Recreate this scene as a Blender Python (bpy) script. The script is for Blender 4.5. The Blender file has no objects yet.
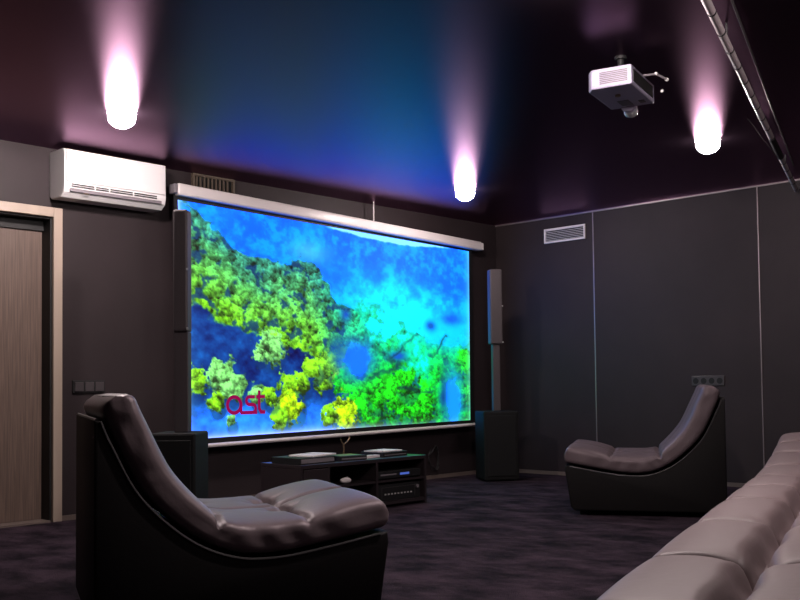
import bpy, bmesh, math, random
import numpy as np
from mathutils import Vector, Matrix
random.seed(7); rng = np.random.default_rng(11)
C = bpy.context.scene.collection
PI = math.pi
D, R, H = 6.478, 8.189, 2.6          # screen wall y, right wall x, ceiling height
XL, YB = -1.4, -1.8                  # left and back walls, both out of view

# ---------------- camera, world, exposure ----------------
yaw, tilt, roll, fpx, sy = 0.76848, 0.038572, -0.011445, 981.48, 47.56
fw = Vector((math.cos(tilt)*math.cos(yaw), math.cos(tilt)*math.sin(yaw), math.sin(tilt)))
rt = Vector((math.sin(yaw), -math.cos(yaw), 0)); up = rt.cross(fw)
r2 = rt*math.cos(roll)+up*math.sin(roll); u2 = up*math.cos(roll)-rt*math.sin(roll)
cd = bpy.data.cameras.new('camera'); cam = bpy.data.objects.new('camera', cd); C.objects.link(cam)
cam.matrix_world = Matrix(((r2.x, u2.x, -fw.x, 0), (r2.y, u2.y, -fw.y, 0), (r2.z, u2.z, -fw.z, 0.9147), (0, 0, 0, 1)))
cd.sensor_width = 36; cd.lens = fpx/800*36; cd.shift_y = sy/800; cd.clip_start = .02
bpy.context.scene.camera = cam
w = bpy.data.worlds.new('night'); bpy.context.scene.world = w; w.use_nodes = True
w.node_tree.nodes['Background'].inputs[0].default_value = (.01, .01, .012, 1)
vs = bpy.context.scene.view_settings
vs.view_transform = 'Standard'; vs.look = 'None'; vs.gamma = 1; vs.exposure = 0.0; vs.use_curve_mapping = False
BULB = 330; SCREEN = 1.25
LAMPS = [(3.10, 5.34, 1.5), (6.47, 5.45, .75), (6.38, 3.16, .5), (3.3, 2.2, 2.0), (4.3, .5, .7)]   # x, y, strength

# ---------------- materials ----------------
def mat(name, col, rough=.6, metal=0, spec=.5, emis=None, es=1, bump=None, var=None, ior=None, tint=None, coat=0):
    m = bpy.data.materials.new(name); m.use_nodes = True
    nt = m.node_tree; b = nt.nodes['Principled BSDF']
    b.inputs['Base Color'].default_value = (*col, 1); b.inputs['Roughness'].default_value = rough
    b.inputs['Metallic'].default_value = metal; b.inputs['Specular IOR Level'].default_value = spec
    if ior: b.inputs['IOR'].default_value = ior
    if tint: b.inputs['Specular Tint'].default_value = (*tint, 1)
    if coat: b.inputs['Coat Weight'].default_value = coat; b.inputs['Coat Roughness'].default_value = .12
    if emis:
        b.inputs['Emission Color'].default_value = (*emis, 1); b.inputs['Emission Strength'].default_value = es
    tc = nt.nodes.new('ShaderNodeTexCoord')
    if var:   # (scale, amount, stretch xyz)
        mp = nt.nodes.new('ShaderNodeMapping'); mp.inputs['Scale'].default_value = var[2]
        n = nt.nodes.new('ShaderNodeTexNoise'); n.inputs['Scale'].default_value = var[0]; n.inputs['Detail'].default_value = 5
        r = nt.nodes.new('ShaderNodeMapRange'); r.inputs['From Min'].default_value = .3; r.inputs['From Max'].default_value = .7
        r.inputs['To Min'].default_value = 1-var[1]; r.inputs['To Max'].default_value = 1+var[1]
        x = nt.nodes.new('ShaderNodeVectorMath'); x.operation = 'SCALE'; x.inputs[0].default_value = col
        nt.links.new(tc.outputs['Object'], mp.inputs[0]); nt.links.new(mp.outputs[0], n.inputs['Vector'])
        nt.links.new(n.outputs[0], r.inputs[0]); nt.links.new(r.outputs[0], x.inputs['Scale'])
        nt.links.new(x.outputs[0], b.inputs['Base Color'])
    if bump:  # (scale, strength, distance)
        n = nt.nodes.new('ShaderNodeTexNoise'); n.inputs['Scale'].default_value = bump[0]; n.inputs['Detail'].default_value = 4
        bp = nt.nodes.new('ShaderNodeBump'); bp.inputs['Strength'].default_value = bump[1]; bp.inputs['Distance'].default_value = bump[2]
        nt.links.new(tc.outputs['Object'], n.inputs['Vector']); nt.links.new(n.outputs[0], bp.inputs['Height'])
        nt.links.new(bp.outputs[0], b.inputs['Normal'])
    return m
M = dict(
    wall=mat('charcoal_wall_panel', (.027, .019, .0213), .6, spec=.3, bump=(260, .15, .002), var=(3, .12, (1, 1, 1))),
    side=mat('dark_back_wall', (.03, .026, .028), .7),
    base=mat('brown_skirting', (.16, .125, .11), .4),
    edge=mat('aluminium_edge', (.34, .29, .30), .35, metal=.6),
    trim=mat('beige_door_casing', (.40, .32, .26), .45, var=(8, .08, (1, 1, .1))),
    black=mat('matt_black', (.006, .006, .007), .6),
    door=mat('striped_wood_door', (.13, .088, .070), .55, var=(30, .3, (4, 4, .12))),
    leather=mat('dark_mauve_leather', (.115, .088, .097), .46, spec=.5, tint=(1, .85, .92), bump=(40, .25, .004)),
    sofa=mat('mauve_grey_leather', (.185, .135, .141), .5, spec=.5, bump=(30, .25, .004)),
    shell=mat('black_leather_shell', (.006, .005, .0055), .6, spec=.2, bump=(90, .2, .002)),
    piping=mat('grey_piping', (.02, .018, .02), .45),
    spk=mat('speaker_black', (.006, .006, .0065), .7, spec=.25, bump=(300, .3, .002)),
    spkc=mat('speaker_column_grey', (.055, .044, .048), .6),
    white=mat('white_plastic', (.8, .78, .79), .35),
    cream=mat('off_white_metal', (.8, .74, .74), .35),
    grey=mat('grey_plastic', (.2, .18, .2), .45),
    proj=mat('projector_lilac_white', (.40, .37, .50), .4),
    pgrille=mat('projector_grille', (.16, .14, .15), .5),
    paper=mat('white_paper', (.75, .70, .70), .6),
    stand=mat('black_stand_laminate', (.028, .021, .024), .3, spec=.5),
    brass=mat('dull_brass', (.25, .17, .10), .4, metal=.7),
    rail=mat('satin_pale_rail', (.62, .55, .57), .35, spec=.6),
    glass=mat('lens_glass', (.5, .52, .55), .08, spec=.8, coat=1),
    duct=mat('bronze_duct_frame', (.10, .075, .055), .5),
    socket=mat('dark_grey_socket', (.06, .052, .056), .35),
    hole=mat('socket_black', (.003, .003, .003), .7),
    blue=mat('blue_display', (.02, .03, .08), .3, emis=(.12, .22, .9), es=.5),
    led=mat('small_white_marks', (.4, .4, .4), .5),
    logo=mat('projected_red', (0, 0, 0), 1, spec=0, emis=(.30, .004, .075), es=1.0),
    strip=mat('projector_label', (.6, .55, .9), .4),
)
def carpet():
    m = mat('dark_purple_carpet', (.03, .023, .03), .95, spec=.1); nt = m.node_tree; b = nt.nodes['Principled BSDF']
    tc = nt.nodes['Texture Coordinate']
    n1 = nt.nodes.new('ShaderNodeTexNoise'); n1.inputs['Scale'].default_value = 3.2; n1.inputs['Detail'].default_value = 7; n1.inputs['Roughness'].default_value = .65
    mp = nt.nodes.new('ShaderNodeMapping'); mp.inputs['Rotation'].default_value = (0, 0, .7); mp.inputs['Scale'].default_value = (1.5, 1.0, 1)
    n2 = nt.nodes.new('ShaderNodeTexNoise'); n2.inputs['Scale'].default_value = 160; n2.inputs['Detail'].default_value = 3
    cr = nt.nodes.new('ShaderNodeValToRGB'); cr.color_ramp.elements[0].position = .36; cr.color_ramp.elements[0].color = (.009, .006, .010, 1)
    cr.color_ramp.elements[1].position = .68; cr.color_ramp.elements[1].color = (.058, .038, .054, 1)
    mx = nt.nodes.new('ShaderNodeMath'); mx.operation = 'MULTIPLY_ADD'; mx.inputs[1].default_value = .35
    nt.links.new(tc.outputs['Object'], mp.inputs[0]); nt.links.new(mp.outputs[0], n1.inputs['Vector']); nt.links.new(tc.outputs['Object'], n2.inputs['Vector'])
    ms = nt.nodes.new('ShaderNodeMath'); ms.operation = 'MULTIPLY_ADD'; ms.inputs[1].default_value = .3; ms.inputs[2].default_value = -.15
    nt.links.new(n2.outputs[0], ms.inputs[0])
    ad = nt.nodes.new('ShaderNodeMath'); nt.links.new(n1.outputs[0], ad.inputs[0]); nt.links.new(ms.outputs[0], ad.inputs[1])
    nt.links.new(ad.outputs[0], cr.inputs[0]); nt.links.new(cr.outputs[0], b.inputs['Base Color'])
    bp = nt.nodes.new('ShaderNodeBump'); bp.inputs['Strength'].default_value = .9; bp.inputs['Distance'].default_value = .012
    nt.links.new(n2.outputs[0], bp.inputs['Height']); nt.links.new(bp.outputs[0], b.inputs['Normal'])
    return m
M['carpet'] = carpet()
def gloss_ceiling():      # black stretch ceiling: tinted soft mirror over a black body
    m = bpy.data.materials.new('black_gloss_ceiling'); m.use_nodes = True; nt = m.node_tree; nt.nodes.clear()
    o = nt.nodes.new('ShaderNodeOutputMaterial'); mx = nt.nodes.new('ShaderNodeMixShader'); d = nt.nodes.new('ShaderNodeBsdfDiffuse')
    g = nt.nodes.new('ShaderNodeBsdfAnisotropic'); g.distribution = 'BECKMANN'; f = nt.nodes.new('ShaderNodeFresnel'); f.inputs['IOR'].default_value = 1.38
    d.inputs['Color'].default_value = (.003, .002, .003, 1); g.inputs['Color'].default_value = (1, .60, .90, 1); g.inputs['Roughness'].default_value = .40
    nt.links.new(f.outputs[0], mx.inputs[0]); nt.links.new(d.outputs[0], mx.inputs[1]); nt.links.new(g.outputs[0], mx.inputs[2]); nt.links.new(mx.outputs[0], o.inputs[0])
    return m
M['ceil'] = gloss_ceiling()

# ---------------- helpers ----------------
def link(name, me, m, parent=None):
    o = bpy.data.objects.new(name, me); C.objects.link(o)
    if m is not None: me.materials.append(M[m] if isinstance(m, str) else m)
    if parent: o.parent = parent
    return o
def obj(name, bm, m, parent=None, smooth=False, bevel=0, seg=2):
    if bevel: bmesh.ops.bevel(bm, geom=list(bm.edges), offset=bevel, segments=seg, affect='EDGES', profile=.5)
    bmesh.ops.recalc_face_normals(bm, faces=bm.faces)
    me = bpy.data.meshes.new(name); bm.to_mesh(me); bm.free()
    if smooth:
        for p in me.polygons: p.use_smooth = True
        me.set_sharp_from_angle(angle=math.radians(40))
    return link(name, me, m, parent)
def box(bm, lo, hi, mtx=None):
    c = [(lo[i]+hi[i])/2 for i in range(3)]; s = [abs(hi[i]-lo[i]) for i in range(3)]
    T = Matrix.Translation(c) @ Matrix.Diagonal((*s, 1))
    if mtx: T = mtx @ T
    bmesh.ops.create_cube(bm, size=1, matrix=T)
def B(*boxes):
    bm = bmesh.new()
    for lo, hi in boxes: box(bm, lo, hi)
    return bm
def cyl(bm, a, b, r, r2=None, n=20):
    a, b = Vector(a), Vector(b); d = b-a
    q = Vector((0, 0, 1)).rotation_difference(d.normalized()).to_matrix().to_4x4()
    bmesh.ops.create_cone(bm, cap_ends=True, segments=n, radius1=r, radius2=r if r2 is None else r2, depth=d.length, matrix=Matrix.Translation((a+b)/2) @ q)
def prism(bm, pts, y0, y1):            # polygon in xz extruded along y
    a = [bm.verts.new((x, y0, z)) for x, z in pts]; b = [bm.verts.new((x, y1, z)) for x, z in pts]
    n = len(pts); bm.faces.new(a); bm.faces.new(b[::-1])
    for i in range(n): bm.faces.new((a[i], b[i], b[(i+1) % n], a[(i+1) % n]))
def tube(bm, pts, r, n=8):
    pts = [Vector(p) for p in pts]; rings = []
    for i, p in enumerate(pts):
        t = (pts[min(i+1, len(pts)-1)]-pts[max(i-1, 0)]).normalized()
        s = t.cross(Vector((0, 0, 1)))
        if s.length < .1: s = t.cross(Vector((0, 1, 0)))
        s.normalize(); q = s.cross(t)
        rings.append([bm.verts.new(p+(s*math.cos(k*2*PI/n)+q*math.sin(k*2*PI/n))*r) for k in range(n)])
    for a, b in zip(rings, rings[1:]):
        for k in range(n): bm.faces.new((a[k], a[(k+1) % n], b[(k+1) % n], b[k]))
    bm.faces.new(rings[0][::-1]); bm.faces.new(rings[-1])
def tag(o, label, cat, group=None):
    o['label'] = label; o['category'] = cat
    if group: o['group'] = group
    return o
def thing(name, label, cat, loc=(0, 0, 0), rz=0, group=None):
    o = bpy.data.objects.new(name, None); C.objects.link(o); o.empty_display_size = .1
    o.location = loc; o.rotation_euler = (0, 0, rz); return tag(o, label, cat, group)
def struct(name, bm, m, parent=None, **k):
    o = obj(name, bm, m, parent, **k)
    if not parent: o['kind'] = 'structure'
    return o
def spline(pts, n):
    P = np.array(pts, float); P = np.vstack([2*P[0]-P[1], P, 2*P[-1]-P[-2]]); out = []
    for i in range(1, len(P)-2):
        for t in np.linspace(0, 1, 24, endpoint=False):
            out.append(.5*((2*P[i])+(-P[i-1]+P[i+1])*t+(2*P[i-1]-5*P[i]+4*P[i+1]-P[i+2])*t*t+(-P[i-1]+3*P[i]-3*P[i+1]+P[i+2])*t**3))
    out.append(P[-2]); Q = np.array(out); L = np.r_[0, np.cumsum(np.linalg.norm(np.diff(Q, axis=0), axis=1))]
    s = np.linspace(0, L[-1], n); return np.stack([np.interp(s, L, Q[:, k]) for k in range(Q.shape[1])], 1), s

# padded cushion laid along a curve in the xz plane, its width along y
def cushion(curve, hw, T, sseams=(), vseams=(), tufts=(), puff=.02, er=.05, ns=150, nv=120, wr=0, expo=.42):
    Q, s = spline(curve, ns); t = np.gradient(Q, axis=0); t /= np.linalg.norm(t, axis=1)[:, None]
    nrm = np.stack([-t[:, 1], t[:, 0]], 1)
    if nrm[ns//3, 1] < 0: nrm = -nrm
    L = s[-1]; Tt = np.interp(s, [0, L/2, L], T) if len(T) == 3 else np.full(ns, T[0])
    e = np.minimum(s, L-s); q = np.clip(e/er, 0, 1); endk = np.sqrt(np.clip(1-(1-q)**2.4, 0.0, 1))*.97+.03
    th = np.linspace(0, 2*PI, nv, endpoint=False)
    c, sn = np.cos(th), np.sin(th)
    td = np.linspace(0, 2*PI, 6001); ya, za = np.sign(np.cos(td))*np.abs(np.cos(td))**expo, np.sign(np.sin(td))*np.abs(np.sin(td))**expo
    al = np.r_[0, np.cumsum(np.hypot(np.diff(ya)*hw, np.diff(za)*.5*T[0]))]; tt = np.linspace(0, al[-1], nv, endpoint=False)
    cy, cz = np.interp(tt, al, ya), np.interp(tt, al, za)      # even spacing round the section
    V = cy[None, :]*hw*np.ones((ns, 1)); Z = .5*Tt[:, None]*(1+cz[None, :]*endk[:, None])
    V = V*(1-.03*(1-endk[:, None]))
    topw = np.clip(cz, 0, 1)[None, :]**.7
    bounds_s = sorted([0, L]+[a for a, _, _ in sseams]); bounds_v = sorted([-hw, hw]+[a for a, _, _ in vseams])
    S2 = s[:, None]+0*V
    def bumpf(X, bs):
        out = np.zeros_like(X)
        for a, b in zip(bs, bs[1:]):
            k = (X >= a) & (X <= b); out[k] = np.sin(PI*np.clip((X[k]-a)/(b-a), 0, 1))**.7
        return out
    off = puff*bumpf(S2, bounds_s)*(.4+.6*bumpf(np.clip(V, -hw, hw), bounds_v))
    wob = .006*np.sin(V*23+S2*7)
    for a, dep, wd in sseams: off -= dep*np.exp(-((S2-a+wob*1.5)/wd)**2)
    for a, dep, wd in vseams: off -= dep*np.exp(-((V-a+.006*np.sin(S2*19))/wd)**2)
    for a, b, dep, wd in tufts:
        r = np.hypot(S2-a, V-b); ang = np.arctan2(V-b, S2-a)
        off -= dep*np.exp(-(r/wd)**1.3)*(1+.25*np.cos(ang*6)*np.clip(r/wd, 0, 1))
    Z = Z+off*topw
    if wr:   # folds in the side faces
        sidew = np.clip(np.abs(cy), 0, 1)[None, :]**8*(1-np.abs(cz))[None, :]**.5
        f = np.sin(S2*27+4*np.sin(S2*6.3)+Z*38)+.7*np.sin(S2*51-Z*45+2*np.sin(S2*17))*np.sin(S2*5.1+1)
        V = V+np.sign(cy)[None, :]*sidew*f*wr*endk[:, None]
    X = Q[:, 0][:, None]+nrm[:, 0][:, None]*Z; ZZ = Q[:, 1][:, None]+nrm[:, 1][:, None]*Z
    verts = np.stack([X, V, ZZ], -1).reshape(-1, 3)
    i, j = np.meshgrid(np.arange(ns-1), np.arange(nv), indexing='ij'); j2 = (j+1) % nv
    F = np.stack([i*nv+j, i*nv+j2, (i+1)*nv+j2, (i+1)*nv+j], -1).reshape(-1, 4).tolist()
    F += [list(range(nv))[::-1], list(range((ns-1)*nv, ns*nv))]
    me = bpy.data.meshes.new('cushion'); me.from_pydata(verts.tolist(), [], F)
    bm = bmesh.new(); bm.from_mesh(me); bpy.data.meshes.remove(me)
    return bm

# ---------------- room ----------------
W = .2
struct('floor', B(((XL-W, YB-W, -.15), (R+W, D+W, 0))), 'carpet')
struct('ceiling', B(((XL-W, YB-W, H), (R+W, D+W, H+.15))), 'ceil')
DX0, DX1, DZ = 2.25, 3.217, 2.115      # door opening
struct('wall_front', B(((XL-W, D, 0), (DX0, D+W, H)), ((DX1, D, 0), (R+W, D+W, H)), ((DX0, D, DZ), (DX1, D+W, H))), 'wall')
struct('wall_right', B(((R, YB-W, 0), (R+W, D, H))), 'wall')
struct('wall_left', B(((XL-W, YB-W, 0), (XL, D, H))), 'side')
struct('wall_back', B(((XL, YB-W, 0), (R, YB, H))), 'side')
struct('baseboard_right', B(((R-.012, YB, 0), (R, D, .035))), 'base')
struct('baseboard_front', B(((3.285, D-.012, 0), (R, D, .035))), 'base')
struct('trim_1', B(((R-.012, YB, H-.012), (R, D, H))), 'edge')
for i, (y, wd) in enumerate(((5.27, .005), (3.614, .004), (1.95, .004), (.3, .004))):
    struct('trim_%d' % (i+2), B(((R-.006, y-wd, .036), (R, y+wd, H-.013))), 'edge')
# door with casing
dr = thing('door_1', 'brown striped wood door', 'door'); del dr['label']; del dr['category']; dr['kind'] = 'structure'
obj('door_casing', B(((DX1, D-.03, 0), (DX1+.066, D+.0, DZ+.066)), ((DX0-.066, D-.03, 0), (DX0, D, DZ+.066)), ((DX0, D-.03, DZ), (DX1, D, DZ+.066))), 'trim', dr, bevel=.004)
obj('door_jamb', B(((DX1-.012, D, 0), (DX1, D+W, DZ)), ((DX0, D, 0), (DX0+.012, D+W, DZ)), ((DX0+.012, D, DZ-.012), (DX1-.012, D+W, DZ)),
                   ((DX0+.012, D+.1, 2.03), (DX1-.012, D+W, DZ-.012))), 'black', dr)
obj('door_leaf', B(((DX0+.013, D+.12, .012), (DX1-.013, D+.16, 2.028))), 'door', dr, bevel=.002)
obj('threshold', B(((DX0+.013, D-.02, 0), (DX1-.013, D+.118, .012))), 'base', dr)

# ---------------- ceiling lamps ----------------
def downlight(x, y, k, label):
    t = thing('downlight', label, 'ceiling lamp', (x, y, H), 0, 'round ceiling downlights')
    bm = bmesh.new(); cyl(bm, (0, 0, 0), (0, 0, -.006), .092, .088, 32); obj('ring', bm, 'grey', t, smooth=True)
    bm = bmesh.new(); bmesh.ops.create_uvsphere(bm, u_segments=28, v_segments=14, radius=.082, matrix=Matrix.Translation((0, 0, -.030)) @ Matrix.Diagonal((1, 1, .8, 1)))
    obj('bulb', bm, mat('lamp_glow', (1, .95, .93), .4, emis=(1, .86, .83), es=BULB*k), t, smooth=True)
labs = ['glowing round ceiling downlight above the white air conditioner', 'glowing round ceiling downlight above the right end of the projection screen',
        'glowing round ceiling downlight between the projector and the ceiling rail']
labs += ['round ceiling downlight over the left armchair, outside the picture', 'round ceiling downlight over the long sofa, outside the picture']
for (x, y, k), l in zip(LAMPS, labs): downlight(x, y, k, l)

# ---------------- projection screen ----------------
ps = thing('projection_screen', 'wide pull-down projection screen showing a misty forest, white casing on top', 'projection screen', (0, 0, 0))
YS = D-.1
TL, TR, BL, BR = (4.175, 2.349), (7.612, 2.264), (4.262, .522), (7.598, .559)
def cr(a, b, t): return (a[0]+(b[0]-a[0])*t, a[1]+(b[1]-a[1])*t)
NX, NY = 460, 280
U, Vv = np.meshgrid(np.linspace(0, 1, NX), np.linspace(0, 1, NY))   # V from the top
def worley(U, V, sx, sy, seed):
    r = np.random.default_rng(seed); X, Y = U*sx, V*sy; ix, iy = np.floor(X).astype(int), np.floor(Y).astype(int)
    jx = r.random((64+int(sy), 64+int(sx))); jy = r.random(jx.shape); val = r.random(jx.shape)
    best = np.full(X.shape, 9.); bv = np.zeros(X.shape); by = np.zeros(X.shape); bx = np.zeros(X.shape)
    for dy in (-1, 0, 1):
        for dx in (-1, 0, 1):
            cx, cy = ix+dx, iy+dy; px, py = cx+jx[cy, cx], cy+jy[cy, cx]; d = np.hypot(X-px, Y-py)
            k = d < best; best[k] = d[k]; bv[k] = val[cy, cx][k]; by[k] = (Y-py)[k]; bx[k] = (X-px)[k]
    return best, bv, bx, by
def vnoise(U, V, sc, seed):
    r = np.random.default_rng(seed); out = np.zeros(U.shape); a = 1
    for o in range(5):
        g = r.random((int(sc*2**o)+3, int(sc*1.6*2**o)+3)); X, Y = U*sc*1.6*2**o, V*sc*2**o
        ix, iy = np.floor(X).astype(int), np.floor(Y).astype(int); fx, fy = X-ix, Y-iy; fx = fx*fx*(3-2*fx); fy = fy*fy*(3-2*fy)
        out += a*((g[iy, ix]*(1-fx)+g[iy, ix+1]*fx)*(1-fy)+(g[iy+1, ix]*(1-fx)+g[iy+1, ix+1]*fx)*fy-.5); a *= .55
    return out
def picture():
    n1, n2, n3 = vnoise(U, Vv, 5, 1), vnoise(U, Vv, 14, 2), vnoise(U, Vv, 40, 3)
    img = np.zeros((*U.shape, 3))
    def lay(col, k): img[:] = img*(1-k[..., None])+np.array(col)*k[..., None]
    sm = lambda x, a, b: (lambda t: t*t*(3-2*t))(np.clip((x-a)/(b-a), 0, 1))
    g = lambda u, v, ru, rv: np.exp(-((U-u)/ru)**2-((Vv-v)/rv)**2)
    img[:] = (.0, .44, .90)
    lay((.02, .62, .95), sm(n1, -.15, .5)*.7)
    lay((.0, .80, .92), sm(Vv+.25*n1, .18, .5)*sm(U, .3, .6))
    lay((.0, .70, .95), np.clip(n2*1.0+n3*1.0, 0, .6)); lay((.0, .34, .82), np.clip(-n2*1.0-n3*1.0, 0, .5)*(1-sm(Vv, .3, .5)))
    lay((.35, .85, .95), g(.38, .14, .07, .06)*.6)
    # pale sky over the ridge
    ridge = .006+.022*np.sin((U-.42)*PI/.5)*(U > .42)*(U < .92)+.012*n2
    lay((.55, .93, 1), sm(ridge-Vv, -.004, .006)*sm(U, .42, .47)*(1-sm(U, .88, .93)))
    lay((.0, .95, .95), np.clip(g(.68, .43, .17, .2)*(1.1+n2), 0, 1))
    n4 = vnoise(U, Vv, 70, 8); Uw, Vw = U+.016*n2+.006*n3, Vv*.62+.018*vnoise(U, Vv, 13, 21)+.006*n4
    wf, wv, wx, wy = worley(Uw, np.abs(Vw), 22, 22, 5); ff, fv, fx, fy = worley(Uw+.006*n3, np.abs(Vw), 58, 58, 6); hf, hv, _, hy = worley(Uw, np.abs(Vw)+.004*n4, 130, 130, 9)
    lit = .72-.38*wf-.22*wy-.12*wx+.25*(wv-.5)+.30*(fv-.5)-.25*ff-.22*fy+.55*n3+.55*n4+.35*(.45-hf)
    dark = sm(wf+.45*ff+.8*n3+.5*n2, .80, 1.2)
    # right and centre forest
    top = .47+.10*np.sin(U*9)+.12*n1
    k = sm(Vv, top-.06, top+.10)*sm(U, .47, .56)
    cyan = np.clip(1.1-(Vv-.45)/.27, 0, 1)[..., None]
    colr = (np.array([.05, .90, .52])*cyan+np.array([.06, .86, .12])*(1-cyan))*np.clip(.55+.75*lit, .15, 1.25)[..., None]
    colr = colr*(1-.75*dark[..., None]*(.4+.6*(1-cyan)))+np.array([.0, .16, .28])*(.75*dark[..., None])*(1-cyan)
    img[:] = img*(1-k[..., None])+colr*k[..., None]
    lay((.0, .95, .90), np.clip(g(.66, .45, .12, .14)*(1.0+1.2*n2+1.2*n3), 0, 1)); lay((.0, .95, .80), np.clip(g(.78, .65, .055, .13)*(1+1.2*n2+n3), 0, 1))
    # left forest band
    ut = np.interp(U, [0, .06, .12, .18, .26, .35, .42, .47, .53, .6], [.02, .04, .12, .2, .22, .16, .26, .37, .42, .5])+.05*n2
    ub = np.interp(U, [0, .1, .2, .3, .38, .46, .6], [.41, .5, .55, .60, .66, .78, .95])+.07*n2
    kb = sm(Vv, ut-.008, ut+.012)*(1-sm(Vv, ub-.01, ub+.015))*(1-sm(U, .52, .62))
    dd = np.clip((Vv-ut)/(np.maximum(ub-ut, .05)), 0, 1)[..., None]
    colf = np.array([.22, .62, .56])*(1-dd)+np.array([.50, .86, .10])*dd
    colf = colf*(1-sm(U, .36, .55)[..., None]*.6)+np.array([.05, .85, .5])*(sm(U, .36, .55)[..., None]*.6)
    colf = colf*np.clip(.45+.95*lit, .1, 1.3)[..., None]; colf = colf*(1-.8*dark[..., None])+np.array([.02, .18, .42])*.8*dark[..., None]
    # deep blue valley
    kv = sm(Vv, ub-.02, ub+.01)*(1-sm(U, .42, .56))
    low = sm(Vv, .78, .97)[..., None]
    colv = (np.array([.01, .20, .52])*(1-low)+np.array([.14, .50, .93])*low)+(n1*.25+n2*.2+n3*.15)[..., None]*np.array([.2, .8, 1])
    img[:] = img*(1-kv[..., None])+np.clip(colv, 0, 1)*kv[..., None]
    img[:] = img*(1-kb[..., None])+np.clip(colf, 0, 1)*kb[..., None]
    # separate tree crowns
    crowns = [(.10, .74, .045, 0), (.13, .78, .04, 0), (.245, .61, .045, 0), (.21, .64, .018, 0), (.31, .80, .05, 1), (.345, .77, .03, 1), (.30, .89, .05, 2), (.27, .93, .03, 1), (.02, .76, .035, 1), (.08, .85, .025, 1),
              (.20, .82, .03, 0), (.24, .83, .025, 1), (.42, .72, .05, 1), (.47, .68, .05, 1), (.38, .70, .03, 1), (.50, .78, .05, 3), (.55, .86, .07, 3), (.49, .93, .055, 2), (.60, .93, .05, 3), (.43, .93, .03, 1), (.12, .93, .018, 0),
              (.62, .82, .06, 3), (.70, .86, .07, 3), (.78, .9, .07, 3), (.72, .77, .05, 3), (.97, .84, .04, 3), (.98, .66, .05, 3)]
    cols = [(.50, .86, .45), (.52, .86, .12), (.70, .95, .08), (.12, .88, .10)]
    asp = .56
    for u, v, r, c in crowns:
        rr = np.hypot(U-u, (Vv-v)*asp)/r+.4*n2+.5*n3+.3*n4+.25*(ff-.4)
        k = 1-sm(rr, .85, 1.02)
        sh = np.clip(.74+.95*(lit-.32)-.35*(Vv-v)*asp/r-.12*(U-u)/r, .25, 1.25)
        cc = np.array(cols[c])*sh[..., None]
        sd = 1-sm(np.hypot(U-u-.006, (Vv-v-.035)*asp)/r+.3*n2, .85, 1.15)
        lay((.01, .15, .36), sd*.45); img[:] = img*(1-k[..., None])+cc*k[..., None]
    # blue hollows
    for u, v, ru, rv, c, a in [(.53, .66, .07, .10, (.05, .45, .95), 1.3), (.50, .43, .02, .04, (.02, .3, .75), 1), (.92, .41, .045, .035, (.02, .35, .80), 1.1), (.83, .46, .022, .03, (.0, .35, .75), 1),
                            (.92, .86, .045, .16, (.06, .58, .98), 1.5), (.88, .86, .016, .14, (.01, .25, .5), .7), (.69, .63, .035, .03, (.02, .35, .75), 1), (.47, .60, .03, .05, (.03, .3, .6), .8)]:
        lay(c, np.clip(g(u, v, ru, rv)*a*(1+.5*n2), 0, 1))
    # dark branch lines
    for p0, p1, wd in [((.56, .55), (.68, .66), .008), ((.66, .66), (.78, .52), .006), ((.58, .74), (.70, .68), .012), ((.70, .80), (.83, .83), .013), ((.82, .62), (.90, .52), .008)]:
        a, b = np.array(p0), np.array(p1); d = b-a; t = np.clip(((U-a[0])*d[0]+(Vv-a[1])*d[1])/(d@d), 0, 1)
        q = np.hypot(U-a[0]-t*d[0]+.02*n2, Vv-a[1]-t*d[1]+.03*n2)
        lay((.01, .22, .30), np.exp(-(q/wd)**2)*.7)
    lay((.80, .90, 1), np.exp(-(1-Vv)/.016)*(1-sm(U, .3, .9)*.7)*.9)
    lay((.75, .92, 1), np.exp(-U/.010)*.8); lay((.5, .9, .85), np.exp(-(1-U)/.012)*.7)
    img = np.clip(img, 0, 1)
    lin = np.where(img <= .04045, img/12.92, ((img+.055)/1.055)**2.4)
    lin[..., 2] *= 1+1.6*sm(img[..., 2], .72, .98)      # extra glow added to strong blues, to turn the ceiling reflection bluer
    return lin
img = picture()
tl, tr_, bl, br = map(np.array, (TL, TR, BL, BR))
P2 = ((1-U)[..., None]*tl+U[..., None]*tr_)*(1-Vv)[..., None]+((1-U)[..., None]*bl+U[..., None]*br)*Vv[..., None]
vt = np.stack([P2[..., 0], np.full(U.shape, YS-.004), P2[..., 1]], -1).reshape(-1, 3)
i, j = np.meshgrid(np.arange(NY-1), np.arange(NX-1), indexing='ij')
F = np.stack([i*NX+j, (i+1)*NX+j, (i+1)*NX+j+1, i*NX+j+1], -1).reshape(-1, 4)
me = bpy.data.meshes.new('picture'); me.from_pydata(vt.tolist(), [], F.tolist())
ca = me.color_attributes.new('forest', 'FLOAT_COLOR', 'POINT')
ca.data.foreach_set('color', np.concatenate([img, np.ones((*U.shape, 1))], -1).reshape(-1).astype(np.float32))
pm = bpy.data.materials.new('projected_forest'); pm.use_nodes = True; nt = pm.node_tree; b = nt.nodes['Principled BSDF']
b.inputs['Base Color'].default_value = (.02, .02, .02, 1); b.inputs['Roughness'].default_value = .9; b.inputs['Specular IOR Level'].default_value = 0
at_ = nt.nodes.new('ShaderNodeAttribute'); at_.attribute_name = 'forest'; nt.links.new(at_.outputs['Color'], b.inputs['Emission Color']); b.inputs['Emission Strength'].default_value = SCREEN
link('projected_picture', me, pm, ps)['label'] = 'bright projected picture of a misty green and blue forest'
bm = bmesh.new(); prism(bm, [(4.14, 2.42), (7.67, 2.30), (7.66, .50), (4.23, .47)], YS, YS+.006); obj('screen_fabric', bm, 'black', ps)
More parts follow.
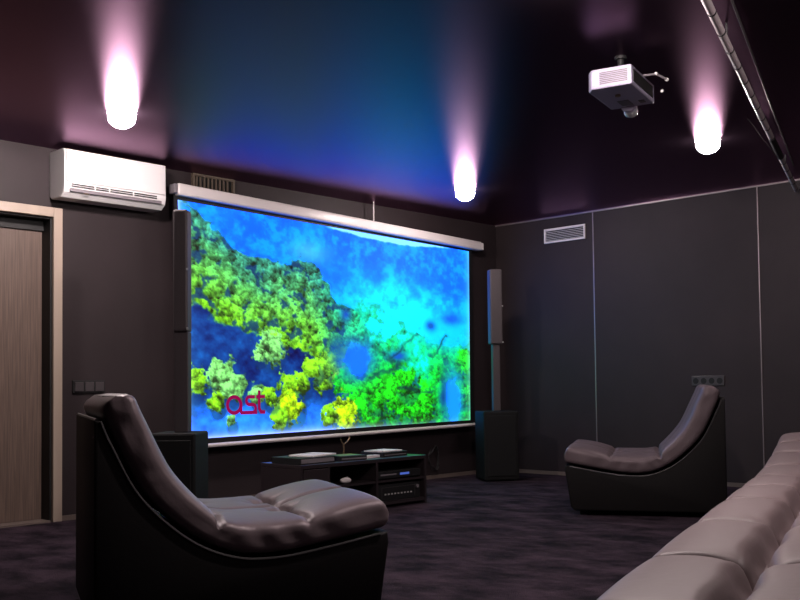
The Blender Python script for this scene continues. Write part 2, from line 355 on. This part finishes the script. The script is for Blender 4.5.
bm = bmesh.new(); tube(bm, [(4.225, YS-.012, .463), (7.66, YS-.012, .512)], .017, 12); obj('bottom_bar', bm, 'cream', ps, smooth=True)
a0, a1 = Vector((4.15, YS-.01, 2.425)), Vector((7.77, YS-.01, 2.326)); ang = math.atan2(a1.z-a0.z, a1.x-a0.x)
Mx = Matrix.Translation(a0) @ Matrix.Rotation(-ang, 4, 'Y'); LL = (a1-a0).length
bm = bmesh.new(); box(bm, (0, -.045, -.046), (LL, .045, .046), Mx); obj('casing', bm, 'cream', ps, bevel=.02, seg=4, smooth=True)
for s in (0, 1):
    bm = bmesh.new(); box(bm, ((-.035, -.04, -.036), (LL, -.04, -.036))[s], ((0, .04, .036), (LL+.03, .04, .036))[s], Mx); obj('end_cap', bm, 'cream' if s else 'grey', ps, bevel=.008)
for x, z in ((6.27, 2.42),):
    bm = bmesh.new(); tube(bm, [(x, YS, z), (x, YS, H)], .006, 6); obj('hanger_wire', bm, 'cream', ps)
def stroke(bm, pts, wd, y):
    for (x0, z0), (x1, z1) in zip(pts, pts[1:]):
        d = Vector((x1-x0, 0, z1-z0)); n = Vector((-d.z, 0, d.x)).normalized()*wd/2; e = d.normalized()*wd*.2
        q = [Vector((x0, y, z0))-n-e, Vector((x0, y, z0))+n-e, Vector((x1, y, z1))+n+e, Vector((x1, y, z1))-n+e]
        bm.faces.new([bm.verts.new(v) for v in q])
bm = bmesh.new(); LX, LZ = 4.69, .775
ar = lambda cx, cz, rx, rz, a0, a1, n=16: [(cx+rx*math.cos(math.radians(a0+(a1-a0)*k/n)), cz+rz*math.sin(math.radians(a0+(a1-a0)*k/n))) for k in range(n+1)]
stroke(bm, ar(LX, LZ, .088, .078, 0, 360, 28), .036, YS-.007)
stroke(bm, [(LX+.088, LZ+.02), (LX+.092, LZ-.078), (LX+.30, LZ-.078)], .036, YS-.0072)
stroke(bm, [(LX+.27, LZ+.076), (LX+.21, LZ+.076)]+ar(LX+.20, LZ+.038, .038, .038, 90, 270, 8)+[(LX+.25, LZ)]+ar(LX+.25, LZ-.039, .038, .039, 90, -90, 8), .034, YS-.0074)
stroke(bm, [(LX+.335, LZ+.13), (LX+.335, LZ-.04), (LX+.36, LZ-.076), (LX+.41, LZ-.078)], .036, YS-.0076)
stroke(bm, [(LX+.30, LZ+.076), (LX+.41, LZ+.076)], .032, YS-.0078)
for v in bm.verts: v.co.x = LX+(v.co.x-LX)*.74; v.co.z = LZ+(v.co.z-LZ)*.82
lg = obj('projected_logo', bm, 'logo', ps); lg['label'] = 'dark red letters ast on the picture'

# ---------------- air conditioner, vents, sockets ----------------
ac = thing('air_conditioner', 'white wall-mounted air conditioner high on the wall beside the door', 'air conditioner', (3.2, D, 2.235))
prof = [(0, .02), (0, .335), (-.19, .335), (-.215, .31), (-.218, .08), (-.205, .035), (-.16, .0), (-.03, 0)]
def xprism(bm, pts, x0, x1):
    a = [bm.verts.new((x0, y, z)) for y, z in pts]; b = [bm.verts.new((x1, y, z)) for y, z in pts]; n = len(pts)
    bm.faces.new(a); bm.faces.new(b[::-1])
    for i in range(n): bm.faces.new((a[i], b[i], b[(i+1) % n], a[(i+1) % n]))
bm = bmesh.new(); xprism(bm, prof, 0, .80); obj('body', bm, 'white', ac, bevel=.006)
bm = bmesh.new(); box(bm, (.012, -.229, .105), (.788, -.219, .325)); obj('front_panel', bm, 'white', ac, bevel=.004)
bm = bmesh.new()
for z in (.088, .074):
    for x0, x1 in ((.05, .22), (.235, .33), (.345, .52), (.535, .72)): box(bm, (x0, -.2215, z-.004), (x1, -.2185, z+.004))
obj('air_slots', bm, 'hole', ac)
bm = bmesh.new(); box(bm, (.04, -.222, .036), (.76, -.207, .060)); obj('louver', bm, 'grey', ac, bevel=.003)
bm = bmesh.new(); box(bm, (.14, -.2235, .030), (.18, -.2205, .034)); obj('badge', bm, 'brass', ac)
du = thing('duct_grille', 'dull bronze duct frame on the wall just above the screen casing', 'vent', (4.365, D, 2.447))
obj('grille_frame', B(((0, -.03, 0), (.40, 0, .018)), ((0, -.03, .132), (.40, 0, .15)), ((0, -.03, .018), (.018, 0, .132)), ((.382, -.03, .018), (.40, 0, .132))), 'duct', du)
obj('grille_back', B(((.018, -.008, .018), (.382, 0, .132))), 'hole', du)
bm = bmesh.new()
for k in range(9): box(bm, (.035+.037*k, -.022, .018), (.045+.037*k, -.008, .132))
obj('slat', bm, 'duct', du)
vg = thing('wall_vent', 'white framed air vent with slanted slats high on the right wall', 'vent', (R, 5.354, 2.337))
vf = obj('vent_frame', B(((-.02, 0, 0), (0, .49, .018)), ((-.02, 0, .128), (0, .49, .146)), ((-.02, 0, .018), (0, .018, .128)), ((-.02, .472, .018), (0, .49, .128))), 'cream', vg, bevel=.003)
obj('vent_back', B(((-.004, .018, .018), (0, .472, .128))), 'hole', vg)
for k in range(7):
    bm = bmesh.new(); z = .026+k*.0165
    box(bm, (-.018, .019, z-.0015), (-.005, .471, z+.002)); obj('slat', bm, 'cream', vf)
sk = thing('wall_switch', 'black wall switch strip beside the door, just above the left armchair back', 'light switch', (3.369, D, .885))
skp = obj('plate', B(((0, -.012, 0), (.25, 0, .092))), 'black', sk, bevel=.003)
for k in range(3):
    obj('rocker', B(((.012+k*.079, -.02, .012), (.08+k*.079, -.012, .080))), 'socket', skp, bevel=.004)
sr = thing('wall_socket', 'dark grey row of four sockets behind the right armchair back', 'socket', (R, 3.95, .882))
srp = obj('plate', B(((-.012, 0, 0), (0, .31, .088))), 'socket', sr, bevel=.003)
for k in range(4):
    y = .042+k*.0755; bm = bmesh.new(); cyl(bm, (-.0135, y, .042), (-.011, y, .042), .027, n=24); obj('socket_hole', bm, 'hole', srp)

# ---------------- armchairs ----------------
def chair(name, label, loc, rz, sc=1):
    t = thing(name, label, 'armchair', loc, rz); t.scale = (sc, 1, 1); hw = .48
    # local x forward, rear face at x=0
    shell_top = [(1.09, .345), (.86, .304), (.65, .277), (.48, .290), (.314, .367), (.147, .524), (.045, .713), (.008, .80)]
    Q, _ = spline(shell_top, 40)
    pts = [(float(x), float(z)) for x, z in Q]+[(-.012, .802), (-.014, .05), (.0, .035), (1.03, .035), (1.055, .06), (1.092, .30)]
    bm = bmesh.new(); prism(bm, pts, -hw, hw); bmesh.ops.recalc_face_normals(bm, faces=bm.faces)
    cap = [e for e in bm.edges if abs(e.verts[0].co.y-e.verts[1].co.y) < 1e-6]
    bmesh.ops.bevel(bm, geom=cap, offset=.009, segments=3, affect='EDGES', profile=.5); sh = obj('shell', bm, 'shell', t, smooth=True)
    for s in (-1, 1):
        bm = bmesh.new(); tube(bm, [(float(x), s*(hw-.002), float(z)-.001) for x, z in Q[1:]], .006, 8); obj('piping', bm, 'piping', sh, smooth=True)
    bm = bmesh.new(); tube(bm, [(-.004, -hw+.01, .803), (-.004, hw-.01, .803)], .008, 8); obj('piping', bm, 'piping', sh, smooth=True)
    # cushion curve just above the shell, back top first
    base = [(.0, .865), (.045, .745), (.155, .535), (.32, .38), (.485, .298), (.65, .285), (.86, .312), (1.11, .355)]
    L = 1.42
    bm = cushion(base, hw-.004, (.135, .108, .125), sseams=[(.68, .026, .018), (1.08, .010, .012)], vseams=[(.0, .014, .012)],
                 tufts=[(.68, -.17, .03, .05), (.68, .17, .03, .05), (1.05, -.13, .045, .05), (1.05, .17, .045, .05)],
                 puff=.024, er=.04, wr=.0028, expo=.30)
    obj('seat_cushion', bm, 'leather', t, smooth=True)
    for x in (.08, .97):
        for y in (-hw+.07, hw-.07):
            bm = bmesh.new(); cyl(bm, (x, y, 0), (x, y, .04), .025, .03, 16); obj('foot', bm, 'black', t)
    return t
a = math.radians(-24.1); f = Vector((math.cos(a), math.sin(a), 0)); s = Vector((-f.y, f.x, 0))
nf = Vector((2.75, 2.72, 0)); chair('armchair', 'large dark mauve leather armchair with a tufted seat in the left foreground', nf+s*.48-f*1.1, a)
a = math.radians(119.6); f = Vector((math.cos(a), math.sin(a), 0)); s = Vector((-f.y, f.x, 0))
nf = Vector((5.755, 3.90, 0)); chair('armchair', 'dark leather armchair seen from the side, standing by the right wall', nf+(-f)*1.0-s*.48+f*.0, a, .97)

# ---------------- sofa ----------------
sa = math.radians(18.0); so = thing('long_sofa', 'long mauve grey tufted leather sofa in the right foreground', 'sofa', (2.77, 1.46, 0), sa)
# local x along the front edge, local y towards the room is +, sofa lies at y<0
bm = bmesh.new(); box(bm, (-1.85, -.98, .05), (3.35, -.02, .30)); obj('sofa_base', bm, 'shell', so, bevel=.02)
cv = [(-1.9, .29), (-1.0, .29), (0, .29), (1.0, .29), (1.9, .29), (2.3, .305), (2.8, .345), (3.4, .42)]
bm = cushion(cv, .47, (.185,), sseams=[(x+1.9, d, .014) for x, d in ((-1.1, .012), (-.49, .03), (.22, .03), (.86, .03), (1.35, .010), (1.84, .03), (2.3, .02), (2.75, .02), (3.1, .02))],
             vseams=[(.47-.27, .075, .026), (-.20, .06, .03)], tufts=[(x+1.9, .2, .03, .06) for x in (-.49, .22, .86, 1.84)],
             puff=.016, er=.07, ns=640, nv=200, expo=.24)
for v in bm.verts: v.co.y -= .445
obj('seat_cushion', bm, 'sofa', so, smooth=True)
bm = cushion([(-1.9, .0), (0, 0), (1.0, 0), (2.2, .0)], .22, (.2,), sseams=[(x, .02, .014) for x in (.8, 1.4, 2.1, 2.76, 3.4)], puff=.03, er=.07, ns=160, nv=80)
for v in bm.verts: v.co = Vector((v.co.x, -1.0+v.co.z*-.9+.12-v.co.y*.25, .66+v.co.y))
obj('backrest', bm, 'sofa', so, smooth=True)
for x in (-1.7, .7, 3.15):
    for y in (-.9, -.12):
        bm = bmesh.new(); cyl(bm, (x, y, 0), (x, y, .055), .03, .03, 16); obj('foot', bm, 'black', so)

# ---------------- speakers ----------------
def speaker(label, x, y, rz, sw, sd, sh, cw, lw, zj, cx=0, top=2.02):
    t = thing('column_speaker', label, 'speaker', (x, y, 0), rz, 'column speakers at the sides of the screen')
    sb = obj('subwoofer', B(((-sw/2, -sd/2, .012), (sw/2, sd/2, sh))), 'spk', t, bevel=.012)
    obj('bass_grille', B(((-sw/2+.025, -sd/2-.008, .05), (sw/2-.025, -sd/2+.002, sh-.04))), 'spk', sb, bevel=.004)
    obj('lower_column', B(((cx-lw/2, -lw/2, sh), (cx+lw/2, lw/2, zj))), 'spkc', t, bevel=.006)
    uc = obj('upper_column', B(((cx-cw/2, -.06, zj), (cx+cw/2, .05, top))), 'spkc', t, bevel=.012)
    for zz in (zj+.012, (zj+top)/2):
        obj('clip', B(((cx+cw/2-.006, -.066, zz), (cx+cw/2+.004, -.058, zz+.012))), 'led', uc)
    for sx in (-1, 1):
        for syy in (-1, 1):
            bm = bmesh.new(); cyl(bm, (sx*(sw/2-.04), syy*(sd/2-.04), 0), (sx*(sw/2-.04), syy*(sd/2-.04), .014), .02, n=12); obj('foot', bm, 'black', t)
speaker('black column speaker on a subwoofer box, left of the screen', 3.32, 5.055, math.radians(-48), .27, .34, .65, .088, .085, 1.25, .02, 1.985)
speaker('black column speaker on a subwoofer box in the corner, right of the screen', 7.43, 5.905, math.radians(-36), .34, .34, .66, .12, .07, 1.30)
# cable coil
bm = bmesh.new(); pts = []
for k in range(90):
    a = k*2*PI/26; r = .085+.015*math.sin(k*.7); pts.append((7.12+r*math.cos(a)*.8, D-.03-.0002*k, .20+r*math.sin(a)*1.2+.01*math.sin(k)))
tube(bm, pts, .0045, 6)
tag(obj('cable_coil', bm, 'piping', smooth=True), 'small coil of grey cable hanging on the wall between media stand and right speaker', 'cable')

# ---------------- media stand and the things on it ----------------
TX0, TX1, TY0, TY1, TZ = 4.40, 5.68, 5.215, 5.66, .37
st = thing('media_stand', 'low black media stand with open shelves under the screen', 'tv stand', (TX0, TY0, 0)); w_, d_ = TX1-TX0, TY1-TY0
obj('top_board', B(((0, 0, TZ-.028), (w_, d_, TZ))), 'stand', st, bevel=.003)
obj('bottom_board', B(((.02, .01, .02), (w_-.02, d_, .045))), 'stand', st)
for x in (0, .25, .73, w_-.022): obj('upright', B(((x, .005, .0 if x == 0 or x > 1.2 else .045), (x+.022, d_, TZ-.028))), 'stand', st)
obj('shelf_board', B(((.272, .01, .19), (.73, d_-.009, .205))), 'stand', st); obj('shelf_board', B(((.752, .01, .19), (w_-.022, d_-.009, .205))), 'stand', st)
obj('back_panel', B(((.022, d_-.008, .045), (w_-.022, d_, TZ-.028))), 'black', st)
obj('drawer_front', B(((.022, -.006, .05), (.25, .004, TZ-.034))), 'stand', st, bevel=.002)
dp = thing('disc_player', 'slim black disc player with a blue display on the upper shelf', 'disc player', (TX0+.77, TY0+.03, .207))
obj('case', B(((0, 0, .006), (.47, .3, .062))), 'black', dp, bevel=.004); obj('display', B(((.24, -.002, .026), (.34, .001, .042))), 'blue', dp)
obj('disc_tray', B(((.03, -.002, .03), (.2, .001, .040))), 'grey', dp)
for x in (.05, .42):
    obj('foot', B(((x, .05, 0), (x+.03, .08, .006))), 'black', dp)
av = thing('amplifier', 'black amplifier with rows of white marks on the lower shelf', 'amplifier', (TX0+.78, TY0+.03, .045))
obj('case', B(((0, 0, 0), (.45, .3, .125))), 'black', av, bevel=.004)
for k in range(9):
    obj('button', B(((.06+.035*k, -.004, .045), (.076+.035*k, .001, .056))), 'led', av)
obj('faceplate_trim', B(((.03, -.002, .10), (.4, .001, .103)), ((.03, -.002, .02), (.033, .001, .10)), ((.39, -.002, .02), (.393, .001, .10))), 'socket', av)
bm = bmesh.new(); cyl(bm, (.415, -.012, .09), (.415, .001, .09), .014, n=20); obj('volume_knob', bm, 'grey', av)
wb = thing('game_controller', 'small white gadget in the open left bay of the media stand', 'gadget', (TX0+.47, TY0+.06, .207))
bm = bmesh.new(); bmesh.ops.create_uvsphere(bm, u_segments=16, v_segments=10, radius=1, matrix=Matrix.Translation((0, 0, .022)) @ Matrix.Diagonal((.05, .03, .022, 1))); obj('gadget_body', bm, 'paper', wb, smooth=True)
bm = bmesh.new(); cyl(bm, (.015, 0, .04), (.015, 0, .05), .008, n=12); obj('stick', bm, 'grey', wb)
def flat(name, label, cat, x, y, rz, sx, sy_, sz, m, z=TZ, parts=(), group=None):
    t = thing(name, label, cat, (TX0+x, TY0+y, z), rz, group)
    obj('cover' if 'book' in name or 'folder' in name else 'case', B(((-sx/2, -sy_/2, 0), (sx/2, sy_/2, sz))), m, t, bevel=min(.003, sz/4))
    for n, lo, hi, mm in parts: obj(n, B((lo, hi)), mm, t)
    return t
flat('folder', 'black folder lying at the left end of the stand top', 'folder', .19, .20, .05, .34, .30, .045, 'black', parts=[('pages', (-.16, -.153, .008), (.16, -.149, .036), 'grey')])
flat('magazine', 'open white magazine lying on the black folder', 'magazine', .28, .20, .25, .30, .21, .012, 'paper', z=TZ+.045, parts=[('spine', (-.004, -.10, .012), (.004, .10, .0135), 'grey')])
flat('set_top_box', 'flat black set-top box between the magazine and the white remote', 'set-top box', .56, .15, -.12, .24, .2, .034, 'black', parts=[('front_strip', (-.11, -.103, .010), (.11, -.0995, .02), 'grey'), ('top_plate', (-.10, -.08, .034), (.10, .08, .036), 'socket')])
flat('remote_control', 'small white remote control on the stand top', 'remote control', .79, .13, .1, .17, .055, .02, 'paper', parts=[('buttons', (-.06, -.018, .02), (.03, .018, .0225), 'led')])
flat('booklet', 'white booklet on a dark box near the right end of the stand top', 'book', 1.02, .22, .08, .24, .19, .010, 'paper', z=TZ+.034, parts=[('spine', (-.12, -.095, .010), (-.11, .095, .0112), 'grey')])
flat('router_box', 'thin dark box under the white booklet', 'box', 1.03, .22, .08, .29, .23, .034, 'black', parts=[('front_strip', (-.13, -.118, .010), (.13, -.1145, .016), 'grey')])
fg = thing('antler_figurine', 'slim brass forked figurine standing behind the set-top box', 'figurine', (TX0+.73, TY0+.36, TZ))
bm = bmesh.new(); cyl(bm, (0, 0, 0), (0, 0, .012), .03, n=20); obj('base', bm, 'brass', fg)
bm = bmesh.new(); tube(bm, [(0, 0, .01), (.004, 0, .06), (0, 0, .10)], .006); tube(bm, [(0, 0, .098), (.03, 0, .11), (.06, 0, .135), (.065, 0, .155)], .005); tube(bm, [(0, 0, .098), (-.02, 0, .12), (-.03, 0, .14)], .005)
obj('stem', bm, 'brass', fg, smooth=True)

# ---------------- projector ----------------
pj = thing('projector', 'small lilac white projector hanging under the black ceiling', 'projector', (4.40, 2.650, 2.385), math.radians(15))
pj.rotation_euler = (0, 0, math.radians(14))
hx, hy, hz = .205, .118, .10
bm = bmesh.new()
pts = [(-hx, -hy), (hx, -hy), (hx, hy), (-hx+.05, hy), (-hx, hy-.03)]
a = [bm.verts.new((x, y, 0)) for x, y in pts]; b_ = [bm.verts.new((x, y, hz)) for x, y in pts]; bm.faces.new(a); bm.faces.new(b_[::-1])
for i in range(5): bm.faces.new((a[i], b_[i], b_[(i+1) % 5], a[(i+1) % 5]))
obj('housing', bm, 'proj', pj, bevel=.008, seg=3)
bm = bmesh.new()
for k in range(7): box(bm, (-hx-.003, -hy+.02, .020+k*.009), (-hx+.002, hy-.075, .025+k*.009))
obj('rear_grille', bm, 'pgrille', pj)
obj('label_strip', B(((-hx-.003, hy-.068, .018), (-hx+.002, hy-.038, .085))), 'strip', pj)
obj('side_vent', B(((-hx+.03, -hy-.003, .02), (hx-.04, -hy+.002, .08))), 'hole', pj)
obj('foot_recess', B(((.06, -.02, -.002), (.16, .04, .002))), 'pgrille', pj)
obj('foot_recess', B(((.10, -.09, -.002), (.15, -.06, .002))), 'pgrille', pj)
bm = bmesh.new(); cyl(bm, (-.05, -.0, -.008), (-.05, -.0, .002), .014, n=16); obj('ceiling_screw', bm, 'brass', pj)
bm = bmesh.new(); cyl(bm, (hx-.02, .02, .012), (hx+.035, .02, .004), .04, .036, 28); lb = obj('lens_barrel', bm, 'proj', pj, smooth=True)
bm = bmesh.new(); bmesh.ops.create_uvsphere(bm, u_segments=28, v_segments=16, radius=.038, matrix=Matrix.Translation((hx+.035, .02, -.010))); obj('lens', bm, 'glass', lb, smooth=True)
bm = bmesh.new(); box(bm, (-.04, -.04, hz), (.06, .04, hz+.02)); cyl(bm, (.01, 0, hz+.02), (.01, 0, .205), .016, n=16); cyl(bm, (.01, 0, .20), (.01, 0, .215), .03, n=24); obj('ceiling_mount', bm, 'black', pj)
bm = bmesh.new(); tube(bm, [(.02, -hy+.01, hz), (.06, -hy-.05, hz+.01), (.12, -hy-.09, hz-.01)], .006); obj('mount_arm', bm, 'grey', pj)
for p in ((.06, -hy-.05, hz+.012), (.12, -hy-.09, hz-.01), (.17, -hy-.05, .05)):
    bm = bmesh.new(); bmesh.ops.create_uvsphere(bm, u_segments=12, v_segments=8, radius=.009, matrix=Matrix.Translation(p)); obj('cable_plug', bm, 'white', pj, smooth=True)

# ---------------- ceiling rail and wire ----------------
d0 = Vector((3.784, 1.868, 2.5)); dv = (Vector((8.10, 3.245, 2.5))-d0).normalized()
p0, p1 = d0-dv*3.4, d0+dv*4.55
rl = thing('ceiling_rail', 'round metal rail with dark rings hanging under the ceiling at top right', 'rail', p0)
bm = bmesh.new(); cyl(bm, (0, 0, 0), p1-p0, .0185, n=24); rt_ = obj('rail_tube', bm, 'rail', rl, smooth=True)
Lr = (p1-p0).length; k = .3
while k < Lr:
    bm = bmesh.new(); cyl(bm, dv*k, dv*(k+.014), .0205, n=24); obj('ring', bm, 'black', rt_, smooth=True); k += .27
bm = bmesh.new(); cyl(bm, dv*6.0, dv*6.6, .0215, n=24); obj('unlit_gap_band', bm, 'black', rt_, smooth=True)  # black band standing in for the stretch of rail that catches no light
for k in (.5, 4.0, 7.0):
    bm = bmesh.new(); p = dv*k; tube(bm, [p, p+Vector((0, 0, .1))], .006); obj('hanger', bm, 'black', rl)
tr = thing('curtain_track', 'thin dull ceiling track running beside the round metal rail', 'rail', (0, 0, H))
e0, e1 = Vector((3.9, 1.835, -.006)), Vector((7.6, 3.06, -.006)); dd = (e1-e0).normalized(); nn = Vector((-dd.y, dd.x, 0))
bm = bmesh.new(); tube(bm, [e0, e1], .006, 6); obj('track', bm, 'socket', tr)
bm = bmesh.new(); tube(bm, [e0-nn*.012-dd*.02, e0+nn*.012-dd*.02], .008, 6); obj('end_stop', bm, 'grey', tr)
bm = bmesh.new(); tube(bm, [(6.05, 2.72, H), (6.15, 2.72, 2.56), (6.2, 2.70, 2.5), (6.3, 2.68, 2.44), (6.45, 2.7, 2.41)], .0025, 6)
tag(obj('hanging_wire', bm, 'socket', smooth=True), 'thin dark wire dangling from the ceiling beside the metal rail', 'wire')
